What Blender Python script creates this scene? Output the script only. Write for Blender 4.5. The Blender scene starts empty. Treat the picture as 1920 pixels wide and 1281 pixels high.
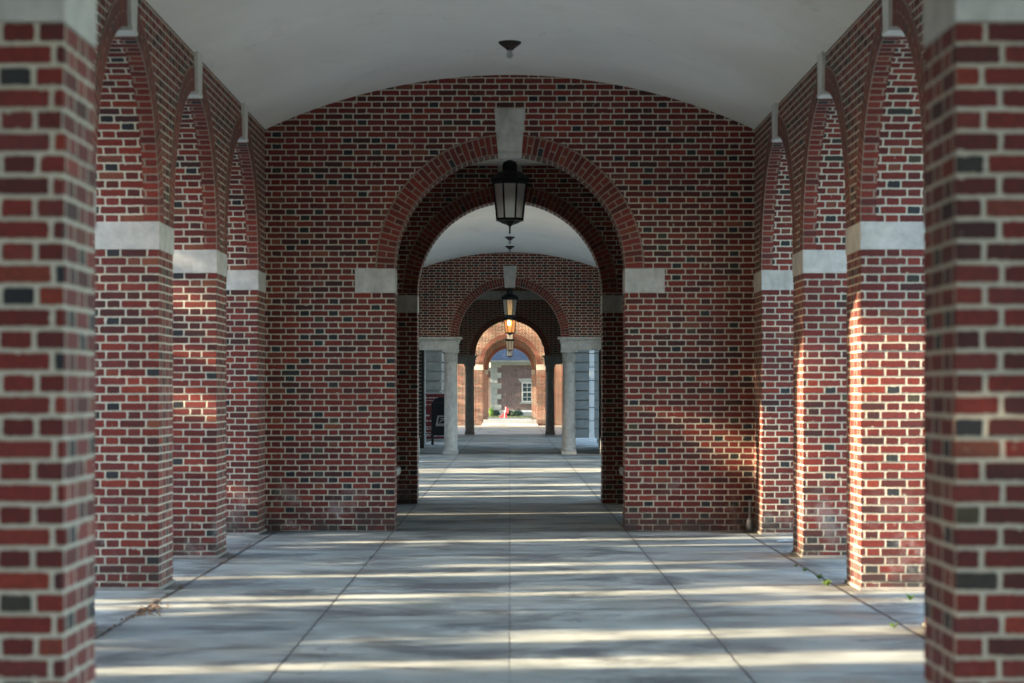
import bpy, bmesh, math, random
from mathutils import Vector, Matrix

R = math.radians
sc = bpy.context.scene
COL = sc.collection
random.seed(7)

# ------------------------------------------------------------------ node helpers
class NT:
    def __init__(self, tree):
        self.t = tree; self.n = tree.nodes; self.l = tree.links
    def node(self, typ, **kw):
        n = self.n.new(typ)
        for k, v in kw.items():
            setattr(n, k, v)
        return n
    def put(self, sock, v):
        if hasattr(v, 'is_output') or isinstance(v, bpy.types.NodeSocket):
            self.l.new(v, sock)
        else:
            sock.default_value = v
    def m(self, op, a, b=None, c=None, clamp=False):
        n = self.node('ShaderNodeMath', operation=op); n.use_clamp = clamp
        self.put(n.inputs[0], a)
        if b is not None: self.put(n.inputs[1], b)
        if c is not None: self.put(n.inputs[2], c)
        return n.outputs[0]
    def mix(self, f, a, b, blend='MIX'):
        n = self.node('ShaderNodeMix', data_type='RGBA', blend_type=blend)
        self.put(n.inputs[0], f); self.put(n.inputs[6], a); self.put(n.inputs[7], b)
        return n.outputs[2]
    def noise(self, vec, scale, detail=4, rough=.55, dist=0, out=0):
        n = self.node('ShaderNodeTexNoise')
        if vec is not None: self.l.new(vec, n.inputs['Vector'])
        n.inputs['Scale'].default_value = scale; n.inputs['Detail'].default_value = detail
        n.inputs['Roughness'].default_value = rough; n.inputs['Distortion'].default_value = dist
        return n.outputs[out]
    def ramp(self, f, stops, interp='LINEAR'):
        n = self.node('ShaderNodeValToRGB'); cr = n.color_ramp; cr.interpolation = interp
        while len(cr.elements) < len(stops): cr.elements.new(.5)
        for e, (p, c) in zip(cr.elements, stops):
            e.position = p; e.color = (*c, 1) if len(c) == 3 else c
        self.put(n.inputs[0], f)
        return n.outputs[0]
    def mapr(self, v, a, b, c=0., d=1., smooth=True):
        n = self.node('ShaderNodeMapRange'); n.interpolation_type = 'SMOOTHSTEP' if smooth else 'LINEAR'
        self.put(n.inputs[0], v)
        for i, x in enumerate((a, b, c, d)): n.inputs[i + 1].default_value = x
        return n.outputs[0]
    def scalevec(self, v, s):
        n = self.node('ShaderNodeVectorMath', operation='MULTIPLY')
        self.l.new(v, n.inputs[0]); n.inputs[1].default_value = s
        return n.outputs[0]

def newmat(name):
    m = bpy.data.materials.new(name); m.use_nodes = True
    t = NT(m.node_tree); t.n.clear()
    out = t.node('ShaderNodeOutputMaterial'); b = t.node('ShaderNodeBsdfPrincipled')
    t.l.new(b.outputs[0], out.inputs[0])
    return m, t, b

def bump(t, b, h, strength, dist):
    n = t.node('ShaderNodeBump'); n.inputs['Strength'].default_value = strength
    n.inputs['Distance'].default_value = dist; t.l.new(h, n.inputs['Height'])
    t.l.new(n.outputs[0], b.inputs['Normal'])

def position(t):
    return t.node('ShaderNodeNewGeometry').outputs['Position']

# ------------------------------------------------------------------ brick
MAIN = [(0, (.045, .010, .009)), (.08, (.070, .0095, .007)), (.3, (.110, .0105, .0062)), (.6, (.165, .0155, .0080)),
        (.76, (.125, .019, .016)), (.93, (.215, .024, .0095)), (.98, (.145, .038, .021)), (1, (.21, .055, .022))]
RINGP = [(0, (.08, .012, .008)), (.3, (.14, .016, .009)), (.6, (.20, .023, .011)), (.85, (.15, .027, .015)), (1, (.23, .042, .018))]
def brick(name, ring=False, palette=MAIN, mortar=(.53, .49, .385), dark=.17, gain=1.0, sooty=0.0, seed=0.0, wear=1.0, jit=.0016):
    m, t, b = newmat(name)
    uvn = t.node('ShaderNodeUVMap'); uvn.uv_map = 'UVMap'
    pos = position(t)
    # hand-laid irregularity
    nz = t.noise(uvn.outputs[0], 9, 2, out=1)
    sub = t.node('ShaderNodeVectorMath', operation='SUBTRACT'); t.l.new(nz, sub.inputs[0]); sub.inputs[1].default_value = (.5, .5, .5)
    scl = t.scalevec(sub.outputs[0], (jit * 4, jit * 4, 0))
    add = t.node('ShaderNodeVectorMath', operation='ADD'); t.l.new(uvn.outputs[0], add.inputs[0]); t.l.new(scl, add.inputs[1])
    sp = t.node('ShaderNodeSeparateXYZ'); t.l.new(add.outputs[0], sp.inputs[0])
    u, v = sp.outputs[0], sp.outputs[1]
    CH = .0677
    vs = t.m('DIVIDE', v, CH); r = t.m('FLOOR', vs)
    fv = t.m('SUBTRACT', vs, r)
    dv = t.m('MULTIPLY', t.m('MINIMUM', fv, t.m('SUBTRACT', 1.0, fv)), CH)
    par = t.m('FLOORED_MODULO', r, 2.0)
    if ring:
        w = t.m('MULTIPLY', .212, t.m('SUBTRACT', 1.0, t.m('MULTIPLY', par, .5)))
        k = t.m('FLOOR', t.m('DIVIDE', u, w))
        fu = t.m('SUBTRACT', u, t.m('MULTIPLY', k, w))
        du = t.m('MINIMUM', fu, t.m('SUBTRACT', w, fu))
        ident = k; ish = par
    else:
        # a small shift per course so that perpends never line up perfectly
        wn0 = t.node('ShaderNodeTexWhiteNoise', noise_dimensions='1D'); t.l.new(r, wn0.inputs['W'])
        shift = t.m('MULTIPLY', t.m('SUBTRACT', wn0.outputs[0], .5), .016)
        u2 = t.m('ADD', t.m('ADD', u, shift), t.m('MULTIPLY', par, .1625))
        us = t.m('DIVIDE', u2, .325); k = t.m('FLOOR', us)
        fu = t.m('MULTIPLY', t.m('SUBTRACT', us, k), .325)
        ish = t.m('GREATER_THAN', fu, .2125)
        du = t.m('MINIMUM', fu, t.m('MINIMUM', t.m('ABSOLUTE', t.m('SUBTRACT', fu, .2125)), t.m('SUBTRACT', .325, fu)))
        ident = t.m('ADD', t.m('MULTIPLY', k, 2.0), ish)
    rough = t.m('MULTIPLY', t.m('SUBTRACT', t.noise(uvn.outputs[0], 55, 3), .5), .0105)
    ca = t.m('MAXIMUM', t.m('SUBTRACT', .017, du), 0.0); cb = t.m('MAXIMUM', t.m('SUBTRACT', .017, dv), 0.0)
    dd = t.m('SUBTRACT', .017, t.m('SQRT', t.m('ADD', t.m('MULTIPLY', ca, ca), t.m('MULTIPLY', cb, cb))))
    chip = t.m('MULTIPLY', t.mapr(t.noise(uvn.outputs[0], 11, 3, .6), .60, .75), -.010)
    d = t.m('ADD', t.m('ADD', dd, rough), chip)
    mask = t.mapr(d, .0052, .0090)
    cv = t.node('ShaderNodeCombineXYZ'); t.l.new(ident, cv.inputs[0]); t.l.new(r, cv.inputs[1]); cv.inputs[2].default_value = seed
    wn = t.node('ShaderNodeTexWhiteNoise', noise_dimensions='3D'); t.l.new(cv.outputs[0], wn.inputs[0])
    ws = t.node('ShaderNodeSeparateColor'); t.l.new(wn.outputs[1], ws.inputs[0])
    c = t.ramp(ws.outputs[0], palette)
    # glazed dark headers
    isdark = t.m('LESS_THAN', ws.outputs[1], t.m('MULTIPLY', t.m('ADD', t.m('MULTIPLY', ish, .97), .03), dark))
    dk = t.ramp(ws.outputs[2], [(0, (.008, .009, .011)), (.55, (.018, .020, .023)), (.85, (.034, .028, .018)), (1, (.06, .045, .022))])
    c = t.mix(isdark, c, dk)
    # mottling inside each brick
    mot = t.noise(uvn.outputs[0], 38, 5, .65)
    c = t.mix(1.0, c, t.ramp(mot, [(.25, (.55, .53, .53)), (.5, (1, 1, 1)), (.75, (1.42, 1.46, 1.5))]), 'MULTIPLY')
    big = t.noise(pos, .9, 4, .6)
    c = t.mix(1.0, c, t.ramp(big, [(.3, (.82 * gain, .82 * gain, .82 * gain)), (.7, (1.15 * gain, 1.15 * gain, 1.15 * gain))]), 'MULTIPLY')
    mo = t.mix(t.noise(uvn.outputs[0], 70, 4, .7), tuple(x * .72 for x in mortar) + (1,), tuple(min(1, x * 1.28) for x in mortar) + (1,))
    mo = t.mix(t.mapr(t.noise(pos, 1.7, 4, .6), .48, .72, 0, .55), mo, (mortar[0] * .55, mortar[1] * .5, mortar[2] * .45, 1))
    c = t.mix(mask, mo, c)
    # lime bloom and splash dirt near the paving
    sx = t.node('ShaderNodeSeparateXYZ'); t.l.new(pos, sx.inputs[0])
    low = t.mapr(sx.outputs[2], .05, 1.0, 1, 0)
    bl = t.m('MULTIPLY', t.mapr(t.noise(pos, 3.2, 6, .7), .50, .70, 0, .5 * wear), low)
    c = t.mix(bl, c, (.42, .38, .36, 1))
    dirt = t.m('MULTIPLY', t.mapr(sx.outputs[2], .0, .42, 1, 0), t.mapr(t.noise(pos, 2.6, 5, .65), .34, .60, 0, .85))
    c = t.mix(dirt, c, (.035, .03, .026, 1))
    if sooty:
        c = t.mix(sooty, c, (.02, .016, .015, 1))
    t.l.new(c, b.inputs['Base Color'])
    t.l.new(t.m('ADD', t.m('MULTIPLY', mot, .22), .62), b.inputs['Roughness'])
    h = t.m('ADD', t.m('MULTIPLY', mask, .8), t.m('MULTIPLY', mot, .28))
    h = t.m('ADD', h, t.m('MULTIPLY', ws.outputs[2], .12))
    bump(t, b, h, .9, .007)
    return m

def simple(name, col, rough=.6, metal=0, var=.15, scale=6, bs=.25, bd=.004, detail=5, stain=None):
    m, t, b = newmat(name); p = position(t)
    f = t.noise(p, scale, detail, .6)
    lo = tuple(x * (1 - var) for x in col); hi = tuple(min(1, x * (1 + var)) for x in col)
    c = t.ramp(f, [(.3, lo), (.7, hi)])
    if stain:
        s = t.mapr(t.noise(t.scalevec(p, (2.2, 2.2, .6)), 1.6, 5, .65), .5, .74, 0, stain[1])
        c = t.mix(s, c, (*stain[0], 1))
    t.l.new(c, b.inputs['Base Color'])
    b.inputs['Roughness'].default_value = rough; b.inputs['Metallic'].default_value = metal
    bump(t, b, t.noise(p, scale * 9, 4, .7), bs, bd)
    return m

M = {}
M['brick'] = brick('red_flemish_brick', gain=1.0)
M['brick_ring'] = brick('arch_ring_brick', ring=True, palette=RINGP, dark=.04, mortar=(.27, .20, .15), seed=3.0)
M['brick_house'] = brick('house_brick', palette=[(0, (.05, .026, .030)), (.5, (.08, .038, .042)), (1, (.11, .06, .062))],
                         dark=.35, mortar=(.17, .16, .16), seed=12.0)
M['stone'] = simple('limestone', (.50, .485, .44), .75, var=.2, scale=9, bs=.6, bd=.008, detail=8, stain=((.29, .27, .22), .75))
M['stone_light'] = simple('pale_limestone', (.64, .63, .57), .75, var=.10, scale=7, bs=.4, bd=.005, stain=((.42, .40, .35), .5))
M['stone_dark'] = simple('dark_stone', (.30, .285, .25), .8, var=.18, scale=5, stain=((.16, .15, .13), .6))  # darker tone than the limestone, for the rear columns and trim
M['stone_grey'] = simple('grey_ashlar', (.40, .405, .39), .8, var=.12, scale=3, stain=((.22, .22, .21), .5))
def plaster_mat():
    m, t, b = newmat('painted_plaster'); p = position(t)
    c = t.ramp(t.noise(p, 1.1, 5, .6), [(.3, (.73, .725, .66)), (.7, (.80, .79, .72))])
    st = t.mapr(t.noise(t.scalevec(p, (1, .5, 1)), .9, 6, .7, .5), .54, .74, 0, .4)
    c = t.mix(st, c, (.56, .54, .46, 1))
    vo = t.node('ShaderNodeTexVoronoi', feature='DISTANCE_TO_EDGE'); vo.inputs['Scale'].default_value = .5
    ad = t.node('ShaderNodeVectorMath', operation='ADD'); t.l.new(p, ad.inputs[0]); t.l.new(t.scalevec(t.noise(p, 2, 5, .7, out=1), (.6, .6, .6)), ad.inputs[1])
    t.l.new(ad.outputs[0], vo.inputs['Vector'])
    ck = t.m('MULTIPLY', t.mapr(vo.outputs[0], .0008, .004, 1, 0), t.mapr(t.noise(p, .6, 2), .5, .58, 0, .35))
    c = t.mix(ck, c, (.3, .28, .25, 1))
    t.l.new(c, b.inputs['Base Color']); b.inputs['Roughness'].default_value = .85
    bump(t, b, t.noise(p, 7, 5, .6), .25, .01)
    return m
M['plaster'] = plaster_mat()
M['mortar'] = simple('mortar_bed', (.24, .22, .19), .9, var=.25, scale=11, bs=.6, bd=.01)
M['iron'] = simple('black_iron', (.012, .012, .012), .5, .3, var=.3, scale=14, bs=.2, bd=.002)
M['bronze'] = simple('dark_bronze', (.03, .022, .016), .4, .5, var=.3, scale=14, bs=.1)
M['stone_grey_dim'] = simple('dimmed_ashlar', (.17, .175, .165), .85, var=.14, scale=3, stain=((.10, .10, .095), .5))  # grey ashlar darkened in colour so the right wall looks less lit
M['white_paint'] = simple('white_paint', (.56, .57, .56), .5, var=.06, scale=7, stain=((.5, .5, .46), .3))
M['white_step'] = simple('pale_step_stone', (.66, .68, .68), .7, var=.08, scale=7)
M['house_stone'] = simple('house_stone', (.22, .245, .24), .8, var=.14, scale=4, stain=((.26, .27, .26), .4))
M['navy'] = simple('navy_paint', (.012, .014, .022), .35, .1, var=.2, scale=9, bs=.1, bd=.002)
M['red_paint'] = simple('dark_red_paint', (.16, .012, .016), .4, var=.12, scale=6, bs=.1)
M['bright_red'] = simple('faded_red_plastic', (.48, .045, .05), .5, var=.2, scale=9)
M['print'] = simple('white_print', (.62, .58, .56), .6, var=.1, scale=9, bs=0.02)
M['slate'] = simple('slate_roof', (.042, .054, .072), .6, var=.35, scale=3, bs=.8, bd=.02)
M['dark_glass'] = simple('window_glass', (.025, .05, .06), .12, var=.4, scale=2, bs=.02)
M['doorway'] = simple('dark_timber', (.02, .018, .014), .6, var=.4, scale=6)
M['bark'] = simple('bark', (.07, .05, .035), .9, var=.4, scale=9, bs=1, bd=.02)

def floor_mat():
    m, t, b = newmat('worn_concrete')
    p = position(t)
    s = t.node('ShaderNodeSeparateXYZ'); t.l.new(p, s.inputs[0])
    x, y = s.outputs[0], s.outputs[1]
    c = t.ramp(t.noise(p, 1.1, 6, .62), [(.3, (.22, .238, .212)), (.5, (.33, .352, .315)), (.7, (.43, .455, .41))])
    # each poured slab a little different
    sl = t.node('ShaderNodeCombineXYZ'); t.l.new(t.m('FLOOR', t.m('DIVIDE', x, 1.318)), sl.inputs[0]); t.l.new(t.m('FLOOR', t.m('DIVIDE', t.m('ADD', y, 1.2), 3.35)), sl.inputs[1])
    wn = t.node('ShaderNodeTexWhiteNoise', noise_dimensions='3D'); t.l.new(sl.outputs[0], wn.inputs[0])
    c = t.mix(1.0, c, t.ramp(wn.outputs[0], [(0, (.86, .86, .87)), (1, (1.1, 1.1, 1.1))]), 'MULTIPLY')
    # damp dark stains, scuffs, fine grain
    st = t.mapr(t.noise(t.scalevec(p, (.55, .8, 1)), 1.5, 7, .68, .6), .46, .64, 0, .85)
    c = t.mix(st, c, (.085, .09, .09, 1))
    st2 = t.mapr(t.noise(t.scalevec(p, (.35, 2.2, 1)), 1.3, 6, .7), .52, .68, 0, .62)
    c = t.mix(st2, c, (.115, .11, .098, 1))
    sp = t.mapr(t.noise(p, 16, 4, .7), .62, .72, 0, .5)
    c = t.mix(sp, c, (.13, .13, .12, 1))
    gr = t.noise(p, 140, 3, .7)
    c = t.mix(1.0, c, t.ramp(gr, [(.3, (.82, .82, .82)), (.7, (1.16, 1.16, 1.16))]), 'MULTIPLY')
    gv = t.node('ShaderNodeTexVoronoi', feature='F1'); gv.inputs['Scale'].default_value = 2.2; t.l.new(p, gv.inputs['Vector'])
    gs = t.node('ShaderNodeSeparateColor'); t.l.new(gv.outputs['Color'], gs.inputs[0])
    gum = t.m('MULTIPLY', t.m('LESS_THAN', gv.outputs['Distance'], t.m('MULTIPLY', gs.outputs[0], .05)), .55)
    c = t.mix(gum, c, (.09, .09, .085, 1))
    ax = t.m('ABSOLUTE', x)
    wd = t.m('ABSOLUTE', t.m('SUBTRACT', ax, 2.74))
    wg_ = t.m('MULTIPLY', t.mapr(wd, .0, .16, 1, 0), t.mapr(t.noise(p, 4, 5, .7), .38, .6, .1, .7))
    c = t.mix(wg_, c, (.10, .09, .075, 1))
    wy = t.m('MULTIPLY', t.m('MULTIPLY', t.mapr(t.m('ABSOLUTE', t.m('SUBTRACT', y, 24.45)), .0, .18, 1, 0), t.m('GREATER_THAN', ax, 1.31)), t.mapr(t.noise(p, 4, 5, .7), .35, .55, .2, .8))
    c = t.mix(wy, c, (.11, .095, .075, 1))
    # grime at both passage thresholds; shade painted behind the pale columns; darker bands beyond
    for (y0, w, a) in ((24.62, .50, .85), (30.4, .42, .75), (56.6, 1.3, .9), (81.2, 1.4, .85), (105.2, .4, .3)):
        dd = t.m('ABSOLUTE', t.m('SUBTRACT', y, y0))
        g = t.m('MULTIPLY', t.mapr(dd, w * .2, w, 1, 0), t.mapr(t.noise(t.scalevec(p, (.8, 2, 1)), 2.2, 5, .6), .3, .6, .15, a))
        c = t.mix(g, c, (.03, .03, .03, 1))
    # joints
    wob = t.m('MULTIPLY', t.m('SUBTRACT', t.noise(p, 5, 4, .7), .5), .022)
    xw = t.m('ADD', x, wob)
    jd = None
    for jx in (1.318, -1.318):
        a = t.m('ABSOLUTE', t.m('SUBTRACT', xw, jx)); jd = a if jd is None else t.m('MINIMUM', jd, a)
    jm = t.mapr(jd, .003, .010, 1, 0)
    jm = t.m('MAXIMUM', jm, t.m('MULTIPLY', t.mapr(t.m('ABSOLUTE', xw), .002, .007, 1, 0), t.mapr(t.noise(p, .7, 4, .6), .35, .65, .25, .85)))
    je = t.m('MINIMUM', t.m('ABSOLUTE', t.m('SUBTRACT', xw, 2.64)), t.m('ABSOLUTE', t.m('ADD', xw, 2.64)))
    je = t.mapr(t.m('ADD', je, t.m('MULTIPLY', t.m('SUBTRACT', t.noise(p, 3.5, 4), .5), .02)), .009, .022, 1, 0)
    jm = t.m('MAXIMUM', jm, je)
    yw = t.m('ADD', y, t.m('MULTIPLY', t.m('SUBTRACT', t.noise(p, 4, 4, .7), .5), .03))
    fr = t.m('FLOORED_MODULO', t.m('ADD', yw, 1.2), 3.35)
    jy = t.mapr(t.m('MINIMUM', fr, t.m('SUBTRACT', 3.35, fr)), .004, .012, 1, 0)
    jy = t.m('MULTIPLY', jy, t.m('GREATER_THAN', t.m('ABSOLUTE', x), 2.64))
    jm = t.m('MAXIMUM', jm, jy)
    halo = t.m('MULTIPLY', t.mapr(jd, .0, .07, 1, 0), t.mapr(t.noise(p, 6, 4, .7), .45, .65, 0, .55))
    c = t.mix(halo, c, (.09, .086, .08, 1))
    c = t.mix(jm, c, (.04, .036, .032, 1))
    # hair cracks
    vo = t.node('ShaderNodeTexVoronoi', feature='DISTANCE_TO_EDGE'); vo.inputs['Scale'].default_value = .33
    t.l.new(t.node('ShaderNodeNewGeometry').outputs['Position'], vo.inputs['Vector'])
    ad = t.node('ShaderNodeVectorMath', operation='ADD'); t.l.new(p, ad.inputs[0]); t.l.new(t.scalevec(t.noise(p, 2.5, 5, .7, out=1), (.5, .5, .5)), ad.inputs[1])
    t.l.new(ad.outputs[0], vo.inputs['Vector'])
    ck = t.m('MULTIPLY', t.mapr(vo.outputs[0], .0008, .003, 1, 0), t.mapr(t.noise(p, .55, 2), .56, .60, 0, .8))
    c = t.mix(ck, c, (.07, .065, .06, 1))
    t.l.new(c, b.inputs['Base Color'])
    t.l.new(t.mapr(t.noise(p, 2.2, 5, .6), .3, .7, .42, .72), b.inputs['Roughness'])
    h = t.m('SUBTRACT', t.m('ADD', t.m('MULTIPLY', t.noise(p, 30, 5, .7), .35), t.m('MULTIPLY', t.noise(p, 2, 3), .8)), t.m('MULTIPLY', jm, 1.2))
    bump(t, b, h, .45, .008)
    return m
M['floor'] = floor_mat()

def lawn_mat():
    m, t, b = newmat('lawn_grass'); p = position(t)
    c = t.ramp(t.noise(p, 3, 6, .7), [(.3, (.03, .05, .015)), (.55, (.06, .095, .03)), (.75, (.10, .12, .045))])
    t.l.new(c, b.inputs['Base Color']); b.inputs['Roughness'].default_value = .9
    bump(t, b, t.noise(p, 40, 4, .7), 1, .04); return m
M['lawn'] = lawn_mat()

def leaf_mat(name, lo, hi):
    m, t, b = newmat(name)
    oi = t.node('ShaderNodeNewGeometry')
    c = t.ramp(oi.outputs['Random Per Island'], [(0, lo), (1, hi)])
    t.l.new(c, b.inputs['Base Color']); b.inputs['Roughness'].default_value = .55
    tr = t.node('ShaderNodeBsdfTranslucent'); t.l.new(c, tr.inputs[0])
    mx = t.node('ShaderNodeMixShader'); mx.inputs[0].default_value = .2
    out = [n for n in t.n if n.type == 'OUTPUT_MATERIAL'][0]
    t.l.new(b.outputs[0], mx.inputs[1]); t.l.new(tr.outputs[0], mx.inputs[2]); t.l.new(mx.outputs[0], out.inputs[0])
    return m
M['leaf'] = leaf_mat('evergreen_leaf', (.02, .04, .012), (.06, .09, .03))
M['leaf_light'] = leaf_mat('weed_leaf', (.06, .14, .02), (.16, .26, .05))
M['leaf_shrub'] = leaf_mat('shrub_leaf', (.012, .03, .022), (.05, .09, .05))
M['leaf_dry'] = leaf_mat('dry_leaf', (.10, .05, .025), (.24, .14, .07))

def glass_mat(name, col, emit=None, es=0):
    m, t, b = newmat(name); p = position(t)
    c = t.ramp(t.noise(t.scalevec(p, (3, 3, 1)), 3, 4), [(.3, tuple(x * .8 for x in col)), (.7, col)])
    t.l.new(c, b.inputs['Base Color']); b.inputs['Roughness'].default_value = .25
    b.inputs['Transmission Weight'].default_value = .12
    if emit:
        b.inputs['Emission Color'].default_value = (*emit, 1); b.inputs['Emission Strength'].default_value = es
    else:
        tr = t.node('ShaderNodeBsdfTranslucent'); t.l.new(c, tr.inputs[0])
        mx = t.node('ShaderNodeMixShader'); mx.inputs[0].default_value = .6
        out = [n for n in t.n if n.type == 'OUTPUT_MATERIAL'][0]
        t.l.new(b.outputs[0], mx.inputs[1]); t.l.new(tr.outputs[0], mx.inputs[2])
        tp = t.node('ShaderNodeBsdfTransparent'); m2 = t.node('ShaderNodeMixShader'); m2.inputs[0].default_value = .45
        t.l.new(mx.outputs[0], m2.inputs[1]); t.l.new(tp.outputs[0], m2.inputs[2]); t.l.new(m2.outputs[0], out.inputs[0])
    return m
def frost_mat():
    m, t, b = newmat('frosted_glass'); p = position(t)
    t.l.new(t.ramp(t.noise(t.scalevec(p, (9, 9, 3)), 3, 5), [(.3, (.88, .88, .82)), (.7, (.97, .97, .94))]), b.inputs['Base Color'])
    b.inputs['Transmission Weight'].default_value = .78; b.inputs['IOR'].default_value = 1.08; b.inputs['Roughness'].default_value = .55
    return m
M['frost'] = frost_mat()
M['amber'] = glass_mat('amber_glass', (.40, .26, .14), (1., .38, .1), .1)
M['bulb_lit'] = glass_mat('lit_bulb', (.9, .7, .4), (1., .62, .22), 14)
M['bulb'] = glass_mat('clear_bulb', (.62, .63, .6))

# ------------------------------------------------------------------ mesh builder
class MB:
    def __init__(self):
        self.v = []; self.f = []; self.uv = []
    def poly(self, pts, uvs=None):
        i = len(self.v); self.v += [tuple(p) for p in pts]
        self.f.append(tuple(range(i, i + len(pts))))
        self.uv.append(uvs or [(p[0], p[1]) for p in pts])
    def box(self, x0, x1, y0, y1, z0, z1, skip=''):
        a, b_, c, d = (x0, y0), (x1, y0), (x1, y1), (x0, y1)
        if 'f' not in skip: self.poly([(x0, y0, z0), (x1, y0, z0), (x1, y0, z1), (x0, y0, z1)], [(x0, z0), (x1, z0), (x1, z1), (x0, z1)])
        if 'b' not in skip: self.poly([(x1, y1, z0), (x0, y1, z0), (x0, y1, z1), (x1, y1, z1)], [(x1, z0), (x0, z0), (x0, z1), (x1, z1)])
        if 'l' not in skip: self.poly([(x0, y1, z0), (x0, y0, z0), (x0, y0, z1), (x0, y1, z1)], [(y1, z0), (y0, z0), (y0, z1), (y1, z1)])
        if 'r' not in skip: self.poly([(x1, y0, z0), (x1, y1, z0), (x1, y1, z1), (x1, y0, z1)], [(y0, z0), (y1, z0), (y1, z1), (y0, z1)])
        if 't' not in skip: self.poly([(x0, y0, z1), (x1, y0, z1), (x1, y1, z1), (x0, y1, z1)])
        if 'd' not in skip: self.poly([(x0, y1, z0), (x1, y1, z0), (x1, y0, z0), (x0, y0, z0)])
        return self
    def lathe(self, prof, n=24, cx=0, cy=0, rot=0):
        rings = []
        for (r, z) in prof:
            i = len(self.v); rings.append(i)
            for k in range(n):
                a = rot + 2 * math.pi * k / n
                self.v.append((cx + r * math.cos(a), cy + r * math.sin(a), z))
        for j in range(len(prof) - 1):
            for k in range(n):
                k2 = (k + 1) % n
                self.f.append((rings[j] + k, rings[j] + k2, rings[j + 1] + k2, rings[j + 1] + k))
                self.uv.append([(k / n, prof[j][1]), ((k + 1) / n, prof[j][1]), ((k + 1) / n, prof[j + 1][1]), (k / n, prof[j + 1][1])])
        for i, z in ((rings[0], 0), (rings[-1], 1)):
            self.f.append(tuple(range(i, i + n))); self.uv.append([(0, 0)] * n)
        return self
    def prism(self, pts, d0, d1, axis='y'):
        """closed polygon in (x,z) extruded along y, or (y,z) along x"""
        def P(p, d): return (p[0], d, p[1]) if axis == 'y' else (d, p[0], p[1])
        n = len(pts)
        self.poly([P(p, d0) for p in pts], [tuple(p) for p in pts]); self.poly([P(p, d1) for p in reversed(pts)], [tuple(p) for p in reversed(pts)])
        for i in range(n):
            a, b_ = pts[i], pts[(i + 1) % n]
            self.poly([P(a, d0), P(a, d1), P(b_, d1), P(b_, d0)], [(d0, a[1]), (d1, a[1]), (d1, b_[1]), (d0, b_[1])])
        return self
    def tube(self, pts, r, n=8):
        for a, b_ in zip(pts[:-1], pts[1:]):
            a, b_ = Vector(a), Vector(b_); d = (b_ - a).normalized()
            s = d.cross(Vector((0, 0, 1)) if abs(d.z) < .9 else Vector((1, 0, 0))).normalized(); q = d.cross(s)
            i = len(self.v)
            for c in (a, b_):
                for k in range(n):
                    t = 2 * math.pi * k / n; self.v.append(tuple(c + s * r * math.cos(t) + q * r * math.sin(t)))
            for k in range(n):
                self.f.append((i + k, i + (k + 1) % n, i + n + (k + 1) % n, i + n + k)); self.uv.append([(0, 0)] * 4)
            self.f.append(tuple(range(i, i + n))); self.uv.append([(0, 0)] * n)
            self.f.append(tuple(range(i + n, i + 2 * n))); self.uv.append([(0, 0)] * n)
        return self
    def build(self, name, mat, parent=None, bevel=0, smooth=False, weld=True):
        off = Vector((0, 0, 0)); p = parent
        while p is not None:
            off += p.location; p = p.parent
        me = bpy.data.meshes.new(name)
        me.from_pydata([tuple(Vector(v) - off) for v in self.v], [], self.f)
        ul = me.uv_layers.new(name='UVMap')
        flat = [c for f in self.uv for q in f for c in q]
        ul.data.foreach_set('uv', flat)
        if weld:
            bm = bmesh.new(); bm.from_mesh(me)
            bmesh.ops.remove_doubles(bm, verts=bm.verts, dist=1e-5)
            bmesh.ops.recalc_face_normals(bm, faces=bm.faces)
            if bevel:
                eg = [e for e in bm.edges if len(e.link_faces) == 2 and e.calc_face_angle(0) > .5]
                bmesh.ops.bevel(bm, geom=eg, offset=bevel, segments=2, profile=.6, affect='EDGES', clamp_overlap=True)
            bm.to_mesh(me); bm.free()
        me.materials.append(mat)
        if smooth:
            for q in me.polygons: q.use_smooth = True
            me.set_sharp_from_angle(angle=R(35))
        o = bpy.data.objects.new(name, me); COL.objects.link(o)
        if parent: o.parent = parent
        return o

def thing(name, label, cat, loc=(0, 0, 0), group=None, rotz=0):
    o = bpy.data.objects.new(name, None); COL.objects.link(o)
    o.location = loc; o.rotation_euler.z = rotz; o.empty_display_size = .2
    o['label'] = label; o['category'] = cat
    if group: o['group'] = group
    return o
def tag(o, label, cat, group=None, kind=None):
    if label: o['label'] = label
    if cat: o['category'] = cat
    if group: o['group'] = group
    if kind: o['kind'] = kind
    return o
def copy_tree(o, parent=None):
    c = o.copy(); COL.objects.link(c)
    if parent: c.parent = parent
    for ch in list(o.children): copy_tree(ch, c)
    return c

# ------------------------------------------------------------------ dimensions
HW = 2.78            # half width of the halls
TW = .74             # thickness of the side arcades
SPR = 2.92           # springing of side arches
RA = 1.31            # radius of side arches
VS, VA = 4.56, 5.18  # vault springing, vault crown

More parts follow.
